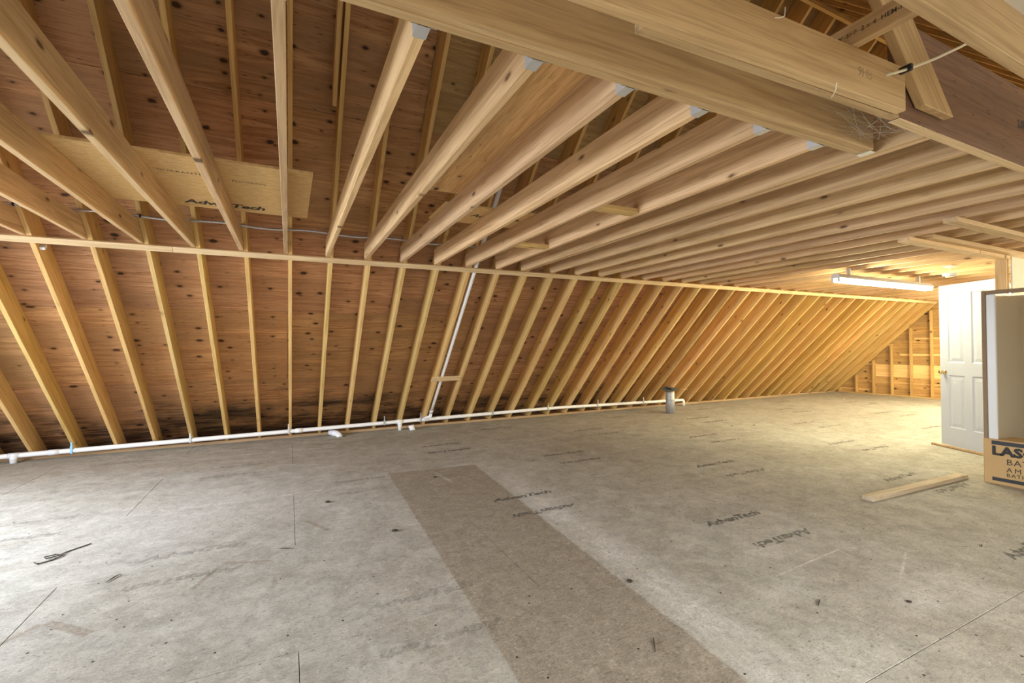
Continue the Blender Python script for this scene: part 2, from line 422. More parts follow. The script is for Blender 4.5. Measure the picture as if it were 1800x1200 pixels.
# stamped names on the sheets, in two lines either side of each long joint
logo = text_mesh('AdvanTech', .105, .28, .0042, .92, 'LEFT', 1.0)
lw = max(v.co.x for v in logo.vertices)
for v in logo.vertices: v.co.x *= .585/lw
faint = random.Random(3)
for k in range(-1, 5):
    ys = FY+1.22*k
    for n in range(-2, 6):
        for up in (1, -1):
            if ys+.2*up > 7.3: continue
            x = (.35 if k % 2 == 0 else 1.59)+2.44*n
            if x < -3.4 or x > 12.6: continue
            if (x > 5.6 and ys < 2) or (k == -1 and n == 0): continue
            a = .2 if x < 1.2 else (.52 if x < 7 else .5)
            a *= faint.uniform(.7, 1.15)
            if up == 1: mw = frame((x, ys+.17, .0006), (1,0,0), (0,1,0))
            else: mw = frame((x+.585, ys-.17, .0006), (-1,0,0), (0,-1,0))
            inrect = 1.0 < x+.3 < 1.95 and ys < 4.9
            place_text('printed_mark', logo, 'ink', mw, fl, min(1,a*(1.25 if inrect else 1)))

# ------------------------------------------------------------------ roof: skin, sheets, rafters
def roof_skin():
    bm = bmesh.new(); o = .016*math.sqrt(2)
    prof = [(8.35, C1-8.35+o), (YR, C1-YR+o), (1.1, C1-YR-(YR-1.1)+o), (1.1, C1-YR-(YR-1.1)+o+.1), (YR, C1-YR+o+.1), (8.35, C1-8.35+o+.1)]
    lo = [bm.verts.new((XL-.1,a,z)) for a,z in prof]; hi = [bm.verts.new((XR+.2,a,z)) for a,z in prof]
    n = len(prof)
    for i in range(n): bm.faces.new((lo[i],lo[(i+1)%n],hi[(i+1)%n],hi[i]))
    bm.faces.new(lo[::-1]); bm.faces.new(hi); bmesh.ops.recalc_face_normals(bm, faces=bm.faces)
    return link_mesh('ceiling', bm, 'deck')
roof = struct(roof_skin())
sd = Vector((0,-1,1)).normalized()           # up the back slope
tint = random.Random(11)
for row in range(-1, 7):
    s0, s1 = .09+1.22*row, .09+1.22*(row+1)
    s0 = max(s0, -.25); s1 = min(s1, (C1-YR-0.0)*math.sqrt(2)-.02)
    if s1-s0 < .1: continue
    off = -.02 if row % 2 else 1.2
    for n in range(-3, 7):
        x0, x1 = max(off+2.4384*n, XL), min(off+2.4384*(n+1), XR)
        if x1-x0 < .05: continue
        d = (x1-x0, s1-s0)
        bm = box_bm(.0015, d[0]-.0015, .0015, d[1]-.0015, 0, .012, .001)
        org = Vector((x0, C1, 0)) + sd*s0 + Vector((0,1,1)).normalized()*.0130
        mw = frame(org, (1,0,0), sd)
        light = row >= 4 and x0 > -.6
        o = link_mesh('sheathing_panel', bm, 'plylight' if light else 'ply', roof, mw)
        t = tint.uniform(.88, 1.1)
        o.color = (t, t*tint.uniform(.95,1.05), t*tint.uniform(.92,1.06), 1)
# camera-side slope
sd2 = Vector((0,1,1)).normalized()
c2 = C1-2*YR
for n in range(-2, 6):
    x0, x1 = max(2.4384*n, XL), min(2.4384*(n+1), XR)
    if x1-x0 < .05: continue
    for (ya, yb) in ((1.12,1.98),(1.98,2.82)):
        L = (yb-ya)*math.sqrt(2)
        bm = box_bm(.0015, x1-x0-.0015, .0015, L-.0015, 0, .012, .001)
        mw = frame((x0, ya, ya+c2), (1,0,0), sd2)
        o = link_mesh('sheathing_panel', bm, 'ply', roof, mw); o.color = (.55,.50,.50,1)  # tint darkened to put this slope's shade into the colour

def rafter_mesh():
    pts = [(C0-.0385,.0385),(C1-.0385,.0385),(YR+.021,C1-YR-.021),(YR+.021,C0-YR-.021)]
    o = Vector((0,C0,0))
    loc = []
    for y,z in pts:
        d = Vector((0,y-C0,z)); loc.append((d.dot(sd), d.dot(Vector((0,1,1)).normalized())))
    bm = prism(loc, -.019, .019, .0025)
    return bm
proto = None
rg = random.Random(5)
I0, I1 = -9, 33
for i in range(I0, I1+2):
    xc = RX-.019+S*i
    if i == 34: xc = 13.905
    mw = frame((xc, C0, 0), sd, (0,1,1))
    if proto is None:
        o = link_mesh('roof_rafter', rafter_mesh(), 'lumber', None, mw); proto = o
    else:
        o = proto.copy(); COL.objects.link(o); o.matrix_basis = mw
    k = i-5
    if k == 0: lab = 'spruce roof rafter with the white riser pipe running up its right side'
    elif k < 0 and k >= -5: lab = 'spruce roof rafter, %s left of the one carrying the white riser pipe' % ORD[-k]
    elif k < 0: lab = 'spruce roof rafter at left, %s left of the rafter beside the edge-on joist' % ORD[-i]
    elif k <= 12: lab = 'spruce roof rafter, %s right of the one carrying the white riser pipe' % ORD[k]
    elif i < 34: lab = 'spruce roof rafter at far right, %s before the end rafter on the gable studs' % ORD[34-i]
    else: lab = 'end rafter of the roof slope resting on the gable studs'
    tag(o, lab, 'rafter', 'rafters of the back roof slope')
    t = rg.uniform(.9,1.06); o.color = (t,t*rg.uniform(.96,1.03),t*rg.uniform(.9,1.05),1)
# camera-side rafters that show in the dark above the stepped beams
p2 = None
sl2 = Vector((0,-1,-1)).normalized()
for n, i in enumerate(range(8, 19)):
    xc = RX-.019+S*i
    L = (YR-.03-1.14)*math.sqrt(2)
    mw = frame((xc, YR-.03, C1-YR-.03), sl2, (0,1,-1))
    if p2 is None:
        bm = prism([(0,.0),(L,0),(L-DEP*1.0,DEP),(-DEP,DEP)] if False else [(.0,.0),(L,0),(L-DEP,DEP),(-DEP+.02,DEP)], -.019,.019,.0025)
        o = link_mesh('roof_rafter', bm, 'lumber', None, mw); p2 = o
    else:
        o = p2.copy(); COL.objects.link(o); o.matrix_basis = mw
    tag(o, 'shaded near-slope rafter, %s from the left in the dark above the veneer beam' % ORD[n+1], 'rafter', 'rafters of the near roof slope')
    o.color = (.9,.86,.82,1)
tag(board('ridge_board', (XL+.02,XR), (YR-.018,YR+.018), (C0-YR-.06,C1-YR-.02), 'lumber', 'x'), 'long ridge board where the two rows of rafters meet in the dark', 'beam')
# short board nailed beside a rafter high up
mw = frame((RX+S*1-.076+.0, C0, 0), sd, (0,1,1))
tag(link_mesh('sister_board', prism([(4.885,.002),(6.55,.002),(6.55,.14),(4.97,.14)], -.018,.018,.002), 'lumber', None, mw),
    'short board nailed against the side of a rafter high above the loft panel', 'board')

# ------------------------------------------------------------------ sill on the floor and the strip under the joists
struct(board('trim_1', (XL,13.9), (7.70,7.99), (0,.038), 'sillwood', 'x'))
sj = [XL+.05, -1.006, 3.906, 8.402, 13.86]
names = ['left piece of the pale strip nailed across the rafters, ending near the left joists', 'second piece of the pale strip nailed across the rafters, passing the riser pipe',
         'third piece of the pale strip nailed across the rafters above the metal flue', 'far piece of the pale strip nailed across the rafters, under the ceiling light']
for a, b_, lab in zip(sj, sj[1:], names):
    s0 = 2.292*math.sqrt(2)
    bm = box_bm(.0015, b_-a-.0015, s0, s0+.064, .0005, .0195, .0015)
    o = link_mesh('nailing_strip', bm, 'palewood', None, frame((a, C0, 0), (1,0,0), sd))
    tag(o, lab, 'strip', 'strip under the joist ends')

# ------------------------------------------------------------------ ceiling joists
def joist_mesh(y0, y1=5.40):
    bm = prism([(0,0),(y1-y0-.02,0),(y1-y0,.03),(y1-y0,JD),(0,JD)], -.019,.019,.0025)
    return bm
jm = {}
jg = random.Random(9)
def add_joist(i, x, y0, lab, y1=5.40):
    key = (round(y0,3), y1)
    mw = frame((x, y0, ZJ), (0,1,0), (0,0,1))
    if key not in jm:
        o = link_mesh('ceiling_joist', joist_mesh(y0,y1), 'joistwood', None, mw); jm[key] = o
    else:
        o = jm[key].copy(); COL.objects.link(o); o.matrix_basis = mw
    t = jg.uniform(.9,1.07); o.color = (t,t*jg.uniform(.97,1.02),t*jg.uniform(.93,1.05),1)
    return tag(o, lab, 'joist', 'ceiling joists')
for i in range(-8, 34):
    x = RX-.038-.019-.001+S*i
    y0 = 1.405 if i < 7 else 1.112
    if i == 0: lab = 'ceiling joist seen edge-on as an upright pale bar left of centre'
    elif i < 0: lab = 'ceiling joist slanting down to the right, %s left of the joist seen edge-on' % ORD[-i]
    elif i < 7: lab = 'ceiling joist ending in a hanger on the header beam, %s right of the edge-on joist' % ORD[i]
    elif i == 7: lab = 'right-hand member of the doubled ceiling joist at the end of the header beam'
    elif i <= 19: lab = 'ceiling joist running to the veneer beam, %s beyond the doubled joist' % ORD[i-7]
    else: lab = 'ceiling joist over the bright far end, %s in front of the gable wall' % ORD[34-i]
    if i == 33: lab = 'last ceiling joist against the far gable wall'
    add_joist(i, x, y0, lab)
    if i == 7: add_joist(i, x-.0385, y0, 'left-hand member of the doubled ceiling joist that the header beam ends on')

# ------------------------------------------------------------------ header beam and stepped beams
hb = empty('header_beam', (-4.4,1.363,ZJ), R(-.35))
tag(hb, 'doubled timber header beam that carries the cut joists in steel hangers', 'beam')
for nm, yo in (('beam_ply', -.0395), ('beam_ply', -.0005+.0005)):
    bm = box_bm(-3.55,3.55,yo,yo+.038,0,.235,.0025)
    link_mesh(nm, bm, 'beamwood', hb, Matrix.Translation((3.57,0,0)))
hb.location.y = 1.383
def hanger_bm(w=.040, d=.06, h=.13):
    bm = bmesh.new(); t = .0016
    add_box(bm, -w/2,w/2, 0,d, -t,0)
    add_box(bm, -w/2-t,-w/2, 0,d, -t,h); add_box(bm, w/2,w/2+t, 0,d, -t,h)
    add_box(bm, -w/2-.022,-w/2-t, 0,t, 0,h); add_box(bm, w/2+t,w/2+.022, 0,t, 0,h)
    return bm
hm = None
inv = hb.matrix_basis.inverted() if False else None
bpy.context.view_layer.update()
def hblocal(x, y, z): return hb.matrix_world.inverted() @ Vector((x,y,z))
bpy.context.view_layer.update()
for i in range(-3, 7):
    x = RX-.058+S*i
    p = hblocal(x, 1.402, ZJ)
    if hm is None:
        hm = link_mesh('joist_hanger', hanger_bm(), 'hanger', hb); o = hm
    else:
        o = hm.copy(); COL.objects.link(o)
    o.location = (p.x, .0390, p.z)
e = hblocal(2.742,1.36,ZJ)
link_mesh('end_hanger', box_bm(e.x-.035,e.x+.015,-.030,.040,-.003,-.0005,.0005), 'hanger', hb)

# front stepped beam, its inner member and the tall veneer beam
def skewboard(name, p0, p1, th, h, mat):
    p0, p1 = Vector(p0), Vector(p1); L = (p1-p0).length
    return link_mesh(name, box_bm(0,L,0,th,0,h,.0025), mat, None, frame(p0,(p1-p0),(0,1,0)))
tag(skewboard('stepped_beam', (-1.5,1.15,ZJ), (2.39,1.02,ZJ), .038, .186, 'beamwood'), 'wide plank beam with pencilled figures, nearest in front of the header, ending short at right', 'beam')
sb = bpy.data.objects['stepped_beam']
sp = sb.matrix_basis
t = text_mesh('9HB', .055, .1, -.0003, 1.0)
for v in t.vertices: v.co.z = 0
q = sp @ Vector((3.55,-.0007,.075))
place_text('pencil_mark', t, 'ink', frame(q, sp.to_3x3() @ Vector((1,0,0)), (0,0,1)), sb, .5)
tag(skewboard('inner_beam', (1.0,1.105,ZJ), (2.435,1.063,ZJ), .036, .184, 'beamwood'), 'short plank doubled behind the stepped beam, its pale lower edge chipped', 'beam')
lv = board('veneer_beam', (1.85,XR-.1), (1.064,1.108), (ZJ,ZJ+.45), 'lvl', 'x'); tag(lv, 'tall reddish veneer lumber beam at upper right, stamped black near the edge of view', 'beam')
# its long axis is X, depth Z: veneer grain is drawn on the local XY, so turn the faces by rebuilding with Y up
bpy.data.objects.remove(lv)
lv = link_mesh('veneer_beam', box_bm(0, XR-.1-2.44, 0, .45, -.022, .022, .002), 'lvl', None, frame((2.44,1.086,ZJ),(1,0,0),(0,0,1)))
tag(lv, 'tall reddish veneer lumber beam at upper right, with a black stamp near the edge of view', 'beam')
link_mesh('edge_strip', box_bm(.0, XR-.1-2.44, -.0035, .0, -.022, .022, .0005), 'palewood', lv)
t = text_mesh('2.0E', .06, .0, .004, 1.0)
place_text('stamp', t, 'inkdark', frame((3.70,1.0635,2.555),(1,0,0.1),(0,0,1)), lv, 1)
tag(board('near_beam', (-1.2,9.5), (.667,.705), (ZJ,ZJ+.1845), 'beamwood', 'x'), 'nearest plank beam crossing the top right corner', 'beam')

# stud with printed lettering lying across the two beams
st = board('cross_stud', (2.020,2.058), (.40,1.32), (ZJ+.1875,ZJ+.2765), 'joistwood', 'y')
st.location.z += 0.0
tag(st, 'pale stud with blue printed lettering laid across the beams at top right', 'stud')
t = text_mesh('S-DRY  SPF  2 x 4  HEM-FIR  KD-HT', .026, 0, .0006, 1.0)
place_text('printed_lettering', t, 'ink', frame((2.0193,1.14,ZJ+.225),(0,-1,0),(0,0,1)), st, .8)
# dormer rafter with a plumb-cut foot
tag(link_mesh('dormer_rafter', prism([(-1.6,0),(.0,0),(.189*1.0,.189),(-1.6,.189)], -.019,.019,.0025), 'beamwood', None,
    frame((2.5575,1.04,2.405),(1,0,-1),(1,0,1))), 'sloping rafter with a plumb-cut foot hanging in front of the veneer beam', 'rafter')

# ------------------------------------------------------------------ boards lying on the joists
za = ZJ+JD+.0005
bm = box_bm(0,1.62,0,1.17,0,.018,.0015)
pa = link_mesh('pressed_board_sheet', bm, 'osb', None, frame((-1.47,3.39,za),(1,0,0),(0,1,0)))
tag(pa, 'pale pressed-board panel with a black brand stamp lying on top of the left joists', 'board')
t = text_mesh('AdvanTech', .15, .25, .005, .95)
w_ = max(v.co.x for v in t.vertices)
for v in t.vertices: v.co.x *= .57/w_
place_text('brand_stamp', t, 'inkdark', frame((-.75,4.45,za-.0006),(1,0,0),(0,-1,0)), pa, 1)
t = text_mesh('GUARANTEED', .045, 0, .0005, 1.1)
place_text('brand_stamp', t, 'inkdark', frame((-.78,3.72,za-.0006),(1,0,0),(0,-1,0)), pa, 1)
t = text_mesh('FLOORING', .04, 0, .0005, 1.1)
place_text('brand_stamp', t, 'inkdark', frame((-.36,3.76,za-.0006),(1,0,0),(0,-1,0)), pa, 1)
pb = link_mesh('plywood_sheet', box_bm(0,1.95,-.215,.215,0,.018,.0015), 'plylight', None, frame((1.012,3.36,za),(0,-1,0),(1,0,0)))
pb.color = (1.35,1.3,1.2,1)  # tint brightened to make up for weak light on the sheet
tag(pb, 'plywood sheet laid on top of the joists beside the header beam', 'board')
pc = link_mesh('board_offcut', box_bm(0,.9,0,.5,0,.018,.0015), 'osb', None, frame((1.16,3.62,za),(1,.0,0),(0,1,0)))
tag(pc, 'pressed-board offcut with black lettering lying on the joists above the riser pipe', 'board')
t = text_mesh('AdvanTech', .11, .25, .003, .95)
place_text('brand_stamp', t, 'inkdark', frame((1.47,3.88,za-.0006),(1,0,0),(0,-1,0)), pc, 1)
tag(board('blocking', (2.028,2.391), (2.70,2.79), (ZJ+.003,ZJ+.041), 'lumber', 'x'), 'short flat block between two joists, nearer of the pair', 'block', 'blocks between joists')
tag(board('blocking', (2.028,2.391), (4.04,4.13), (ZJ+.003,ZJ+.041), 'lumber', 'x'), 'short flat block between two joists, the one close to the rafters', 'block', 'blocks between joists')

# ------------------------------------------------------------------ flexible steel conduit on the rafters
pts = []; rad = []
n = 420; xa, xb = -3.6, 2.9
for k in range(n+1):
    u = k/n; x = xa+(xb-xa)*u
    sag = .008*math.sin(x*math.pi/S*1.0)
    s_ = 2.548+sag
    pts.append((x, C0-.012-s_-.006, s_-.006)); rad.append(.0135 if k % 2 else .0105)
o = link_mesh('steel_conduit', tube_bm(pts, .0105, 8, None, True, rad), 'conduit', None, None, True)
tag(o, 'ribbed flexible steel conduit running across the rafters just above the joist ends', 'conduit')
for xc in (-1.22+.02, -2.03, 1.215):
    bm = lathe_bm([(.0125,-.008),(.016,-.006),(.016,.006),(.0125,.008)], 12)
    link_mesh('conduit_clip', bm, 'black' if xc < 0 else 'conduit', o, frame((xc, C0-.018-2.548, 2.542),(0,0,1),(0,1,0)) )

# ------------------------------------------------------------------ white drain pipe and fittings along the eave
def pipe_z(x): return .088+.0105*(x+3.08) if x < 4.6 else .168-.012*(x-4.6)
yp = 7.548
pp = []
for k in range(40):
    x = -4.3+k*(7.78+4.3)/39
    pp.append((x, yp, pipe_z(x)))
x_e = 7.86; ze = pipe_z(7.86)
for a in range(0, 7):
    an = a/6*math.pi/2
    pp.append((x_e+.05*math.sin(an), yp, ze-.05+.05*math.cos(an)))
pp.append((x_e+.05, yp, 0.0))
o = link_mesh('drain_pipe', tube_bm(pp, .030, 14), 'pvc', None, None, True)
tag(o, 'long white plastic drain pipe running along the foot of the rafters', 'pipe')
pipe = o
def fitting(x, kind, label_mat='pvc'):
    z = pipe_z(x); bm = bmesh.new()
    tube_bm([(x-.05,yp,pipe_z(x-.05)),(x+.05,yp,pipe_z(x+.05))], .0345, 14, bm)
    if kind == 'drop':
        tube_bm([(x,yp,z),(x,yp-.012,.0)], .031, 14, bm); tube_bm([(x,yp,z),(x,yp-.006,z-.06)], .036, 14, bm)
    return link_mesh('pipe_tee' if kind == 'drop' else 'pipe_coupling', bm, label_mat, pipe, None, True)
fitting(-2.96, 'drop', 'pvcdirty'); fitting(1.62, 'drop'); fitting(.13, 'c'); fitting(-2.60,'c','pvcdirty')
# white elbows that come out from behind the pipe and dive into the floor
def elbow(x, y1, r, label, dx=.06):
    pts_ = [(x-dx*1.2, 7.60, .046), (x-dx*.8, 7.53, .046), (x-dx*.1, 7.46, .044), (x+dx*.25, 7.415, .02), (x+dx*.3, 7.40, -.005)]
    bm = tube_bm(pts_, r, 14, None, True, [r*.9,r,r,r,r])
    tube_bm(pts_[1:3], r*1.06, 14, bm)
    e_ = link_mesh('pipe_elbow', bm, 'pvcdirty', None, None, True)
    tag(e_, label, 'pipe fitting')
    bmh = box_bm(x+dx*.3-.02, x+dx*.3+r+.05, 7.375-.0, 7.435, -.001, .0007, 0)
    link_mesh('floor_cutout', bmh, 'black', e_)
elbow(.66, 7.38, .042, 'white plastic elbow bending into a hole in the floor, left of the two drop pipes', .08)
bm = tube_bm([(1.785,7.465,.078),(1.79,7.463,.05),(1.80,7.445,.015),(1.803,7.435,-.004)], .040, 14, None, True, [.046,.046,.041,.041])
tag(link_mesh('pipe_elbow', bm, 'pvcdirty', None, None, True), 'stout white plastic stub bending into the floor just right of the straight drop pipe', 'pipe fitting')
# riser with wye
bm = bmesh.new(); xr = 2.125
zr = pipe_z(2.1)
n45 = Vector((0,-1,-1)).normalized()
def sl(s, off): return Vector((xr, C0, 0)) + sd*s + n45*off
p0 = Vector((2.02, yp, zr))
pts = [p0, Vector((2.07,yp-.0,zr+.03)), Vector((2.112,7.49,.185)), sl(.33,-.03)]
rb = tube_bm([sl(.345,-.03), sl(.6,-.03), sl(5.2,-.03)], .0265, 12)
ri = link_mesh('riser_pipe', rb, 'pvc', None, None, True); tag(ri, 'thin white plastic riser pipe climbing beside a rafter from the eave pipe', 'pipe')
bm = tube_bm([(1.95,yp,pipe_z(1.95)),(2.09,yp,pipe_z(2.09))], .036, 14); tube_bm([pts[0],pts[1],pts[2],sl(.315,-.03)], .032, 14, bm)
link_mesh('pipe_wye', bm, 'pvcdirty', pipe, None, True)
link_mesh('pipe_coupling', tube_bm([sl(.345,-.03), sl(.40,-.03)], .034, 14), 'pvcdirty', ri, None, True)
# pipe hangers
hs = [(-2.43,'blue'),(-1.21,'hanger'),(-.01,'hanger'),(1.37,'galv'),(1.96,'galv'),(3.26,'galv'),(4.40,'galv'),(5.55,'galv'),(6.73,'galv')]
for n, (x, mm) in enumerate(hs):
    z = pipe_z(x)
    bm = bmesh.new()
    ring = [(x, yp+.0335*math.cos(a*math.pi/8), z+.0335*math.sin(a*math.pi/8)) for a in range(17)]
    tube_bm(ring, .0035, 6, bm, False)
    add_box(bm, x-.011,x+.011, yp-.038,yp-.0335, z-.03,z+.06)
    add_box(bm, x-.008,x+.008, yp-.036,yp-.033, z+.05,z+.115)
    ho = link_mesh('pipe_hanger', bm, mm, pipe)
    if mm == 'blue': ho['label'] = 'pale blue plastic pipe hanger'
# crossbar near the riser
mw = frame((1.975, C0, 0), (1,0,.02), sd)
tag(link_mesh('cross_board', box_bm(0,.47,1.168,1.258,.0005,.0195,.0015), 'palewood', None, mw), 'short pale board nailed across two rafters over the white riser pipe', 'board')
# small white electrical staples / clips on rafters
mw = frame((-1.99, C0+.12, 0), sd, (0,1,1))
tag(link_mesh('cable_clip', box_bm(0,.04,0,.028,0,.05,.003), 'whiteenamel', None, frame((-1.999,5.545,2.275),(1,0,0),(0,-1,1))), 'small white plastic block fixed to a rafter side under the strip', 'clip')

# ------------------------------------------------------------------ far gable wall
XG = 13.93
wr = link_mesh('wall_right', box_bm(XG+.10, XG+.2, YB, 8.15, -.02, 5.4, 0), 'deck'); struct(wr)
rows = [(0.0,.36),(.36,.66),(.66,1.88),(1.88,3.10)]
for (z0,z1) in ((.0,1.22),(1.22,2.44),(2.44,3.66)):
    for (y0,y1) in ((-2.9,-.46),(-.46,1.98),(1.98,4.42),(4.42,6.86),(6.86,8.12)):
        bm = box_bm(.001, y1-y0-.001, .001, z1-z0-.001, 0, .012, .001)
        o = link_mesh('sheathing_panel', bm, 'plygable', wr, frame((XG+.0998,y1,z0),(0,-1,0),(0,0,1)))
        o.color = (1.1,1.12,1.0,1)
for (y0,y1,z0,z1) in ((3.0,6.75,.48,.80),(2.9,6.2,1.03,1.08),(2.9,5.9,1.44,1.48),(6.75,7.35,.78,.83),(6.35,6.75,1.28,1.33),(3,6.9,.32,.35),(6.9,7.9,.10,.13)):
    o = board('patch_board', (XG+.080,XG+.0875), (y0,y1), (z0,z1), 'palewood', 'y', wr); o['label'] = 'paler board strip between the studs'; o.color = (1.2,1.12,.9,1)
for k in range(0, 19):
    y = 7.606-.0445+.04-.4125*k
    y -= .0
    zt = (C0+.0) - (y+.019) if y > 4.0 else C0-4.0
    zt = min(zt, ZJ+.0) if y < 5.2 else zt
    zt = max(zt-.02,.1)
    if y < YB+.1: break
    board('stud', (XG,XG+.0795), (y-.019,y+.019), (.039,zt), 'lumber', 'z', wr)
board('bottom_plate', (XG-.004,XG+.08), (YB+.05,7.64), (.0,.038), 'lumber', 'y', wr)
board('top_plate', (XG-.0,XG+.08), (YB+.05,5.36), (ZJ+.001,ZJ+.039), 'lumber', 'y', wr)

# ------------------------------------------------------------------ shell behind and beside the camera
def wall_with_hole(name, axis, at, th, u0,u1,z0,z1, h, mat):
    bm = bmesh.new()
    def bx(a,b_,c,d):
        if b_-a < .01 or d-c < .01: return
        if axis == 'x': add_box(bm, at,at+th, a,b_, c,d)
        else: add_box(bm, a,b_, at,at+th, c,d)
    hu0,hu1,hz0,hz1 = h
    bx(u0,u1,z0,hz0); bx(u0,u1,hz1,z1); bx(u0,hu0,hz0,hz1); bx(hu1,u1,hz0,hz1)
    return struct(link_mesh(name, bm, mat))
wall_with_hole('wall_left','x',XL-.1,.1, YB,8.2,-.02,5.6,(2.3,4.9,.40,1.9),'plylight')
wall_with_hole('wall_back','y',YB-.1,.1, XL,XR+.1,-.02,3.3,(-.7,3.9,.7,2.4),'drywall')
struct(link_mesh('ceiling_dormer', box_bm(XL,XR,YB,1.06,3.16,3.24,0), 'drywall'))
for nm, lx, a0, a1, z0, z1 in (('window_1','x',2.3,4.9,.40,1.9),('window_2','y',-.7,3.9,.7,2.4)):
    bm = bmesh.new(); w = .06
    def fb(u0,u1,c,d):
        if lx == 'x': add_box(bm, XL-.08,XL-.01, u0,u1,c,d)
        else: add_box(bm, u0,u1, YB-.08,YB-.01, c,d)
    fb(a0,a1,z0,z0+w); fb(a0,a1,z1-w,z1); fb(a0,a0+w,z0+w,z1-w); fb(a1-w,a1,z0+w,z1-w)
    n_ = 2 if lx == 'x' else 4
    for k in range(1,n_):
        u = a0+(a1-a0)*k/n_; fb(u-.025,u+.025,z0+w,z1-w)
    struct(link_mesh(nm, bm, 'white'))

# ------------------------------------------------------------------ partition plates, post, board
tag(board('wall_plate', (5.30,9.3), (2.075,2.164), (ZJ-.0385,ZJ-.0005), 'palewood', 'x'), 'upper wall plate nailed under the far joists, above the shower surround', 'plate')
tag(board('wall_plate', (5.02,6.42), (2.135,2.224), (ZJ-.077,ZJ-.039), 'palewood', 'x'), 'pale lower wall plate whose sawn end points left under the far joists', 'plate')
tag(board('wall_plate', (6.43,7.16), (2.135,2.224), (ZJ-.079,ZJ-.041), 'palewood', 'x'), 'short wall plate resting on the top of the corner post', 'plate')
tag(board('wall_plate', (4.74,9.0), (1.705,1.794), (ZJ-.0385,ZJ-.0005), 'palewood', 'x'), 'long pale plate under the joists nearest the right edge', 'plate')
po = empty('corner_post', (7.11,2.18,0)); tag(po, 'upright timber corner post behind the door and the shower surround', 'post')
for x0 in (0,.0385): board('post_stud', (7.10+x0,7.138+x0), (2.155,2.244), (0,ZJ-.0795), 'palewood', 'z', po)
tag(board('wall_panel', (7.18,9.1), (2.13,2.143), (.01,ZJ-.05), 'plaster', 'x'), 'grey-white wall board standing right of the corner post', 'wall board')

# ------------------------------------------------------------------ white panelled door, open
fe = Vector((7.69,2.965,0)); hi = Vector((7.339,2.289,0)); dv = (hi-fe)
DW, DH, DT = .762, 2.055, .035
do = empty('panel_door', (fe.x,fe.y,.03), math.atan2(dv.y,dv.x)); tag(do, 'white four-panel door standing open behind the shower surround', 'door')
def door_leaf():
    bm = bmesh.new()
    xs = [0,.115,.335,.427,.647,DW]; zs = [0,.23,.90,1.06,1.94,DH]
    yo = 0.0; rec = .012; bw = .028
    add_box(bm, 0,DW, .004,DT, 0,DH)    # core
    def face(y, sgn):
        V = {}
        for i,x in enumerate(xs):
            for j,z in enumerate(zs): V[i,j] = bm.verts.new((x,y,z))
        for i in range(5):
            for j in range(5):
                q = [V[i,j],V[i+1,j],V[i+1,j+1],V[i,j+1]]
                if i in (1,3) and j in (1,3):
                    x0,x1,z0,z1 = xs[i],xs[i+1],zs[j],zs[j+1]
                    def ring(d, yy): return [bm.verts.new(p) for p in ((x0+d,yy,z0+d),(x1-d,yy,z0+d),(x1-d,yy,z1-d),(x0+d,yy,z1-d))]
                    r1 = ring(.010, y+sgn*.011); r2 = ring(.022, y+sgn*.011); r3 = ring(.052, y+sgn*.003)
                    prev = q
                    for r_ in (r1,r2,r3):
                        for k in range(4): bm.faces.new((prev[k],prev[(k+1)%4],r_[(k+1)%4],r_[k]))
                        prev = r_
                    bm.faces.new(r3)
                else: bm.faces.new(q)
    return bm, face
# leaf: a flat core slab with a moulded skin on each face
bm = bmesh.new(); add_box(bm, .0,DW, .0125,DT-.0125, 0,DH)
link_mesh('door_core', bm, 'white', do)
_, _f2 = None, None
def skin(y, sgn):
    bm = bmesh.new()
    xs = [0,.115,.335,.427,.647,DW]; zs = [0,.23,.90,1.06,1.94,DH]
    V = {(i,j): bm.verts.new((x,y,z)) for i,x in enumerate(xs) for j,z in enumerate(zs)}
    for i in range(5):
        for j in range(5):
            q = [V[i,j],V[i+1,j],V[i+1,j+1],V[i,j+1]]
            if i in (1,3) and j in (1,3):
                x0,x1,z0,z1 = xs[i],xs[i+1],zs[j],zs[j+1]
                prev = q
                for d, dy in ((.012,.0105),(.024,.0105),(.058,.003)):
                    r_ = [bm.verts.new(p) for p in ((x0+d,y+sgn*dy,z0+d),(x1-d,y+sgn*dy,z0+d),(x1-d,y+sgn*dy,z1-d),(x0+d,y+sgn*dy,z1-d))]
                    for k in range(4): bm.faces.new((prev[k],prev[(k+1)%4],r_[(k+1)%4],r_[k]))
                    prev = r_
                bm.faces.new(prev)
            else: bm.faces.new(q)
    rim = [V[0,0],V[5,0],V[5,5],V[0,5]]
    back = [bm.verts.new((v.co.x, y+sgn*.0125, v.co.z)) for v in rim]
    border = {0:[V[i,0] for i in range(6)],1:[V[5,j] for j in range(6)],2:[V[5-i,5] for i in range(6)],3:[V[0,5-j] for j in range(6)]}
    for k in range(4):
        bm.faces.new(border[k]+[back[(k+1)%4],back[k]])
    bmesh.ops.recalc_face_normals(bm, faces=bm.faces)
    return bm
link_mesh('door_face', skin(0,1), 'white', do); link_mesh('door_face', skin(DT,-1), 'white', do)
bpy.context.view_layer.update()
def knob(sy):
    bm = lathe_bm([(.0,0),(.031,0),(.031,.006),(.012,.012),(.011,.032),(.022,.040),(.027,.052),(.024,.064),(.012,.071),(.0,.072)], 18)
    k = link_mesh('door_knob', bm, 'brass', do, frame((.065, 0 if sy < 0 else DT, .935),(1,0,0),(0,0,1) if sy < 0 else (0,0,-1)), True)
    return k
knob(-1); knob(1)

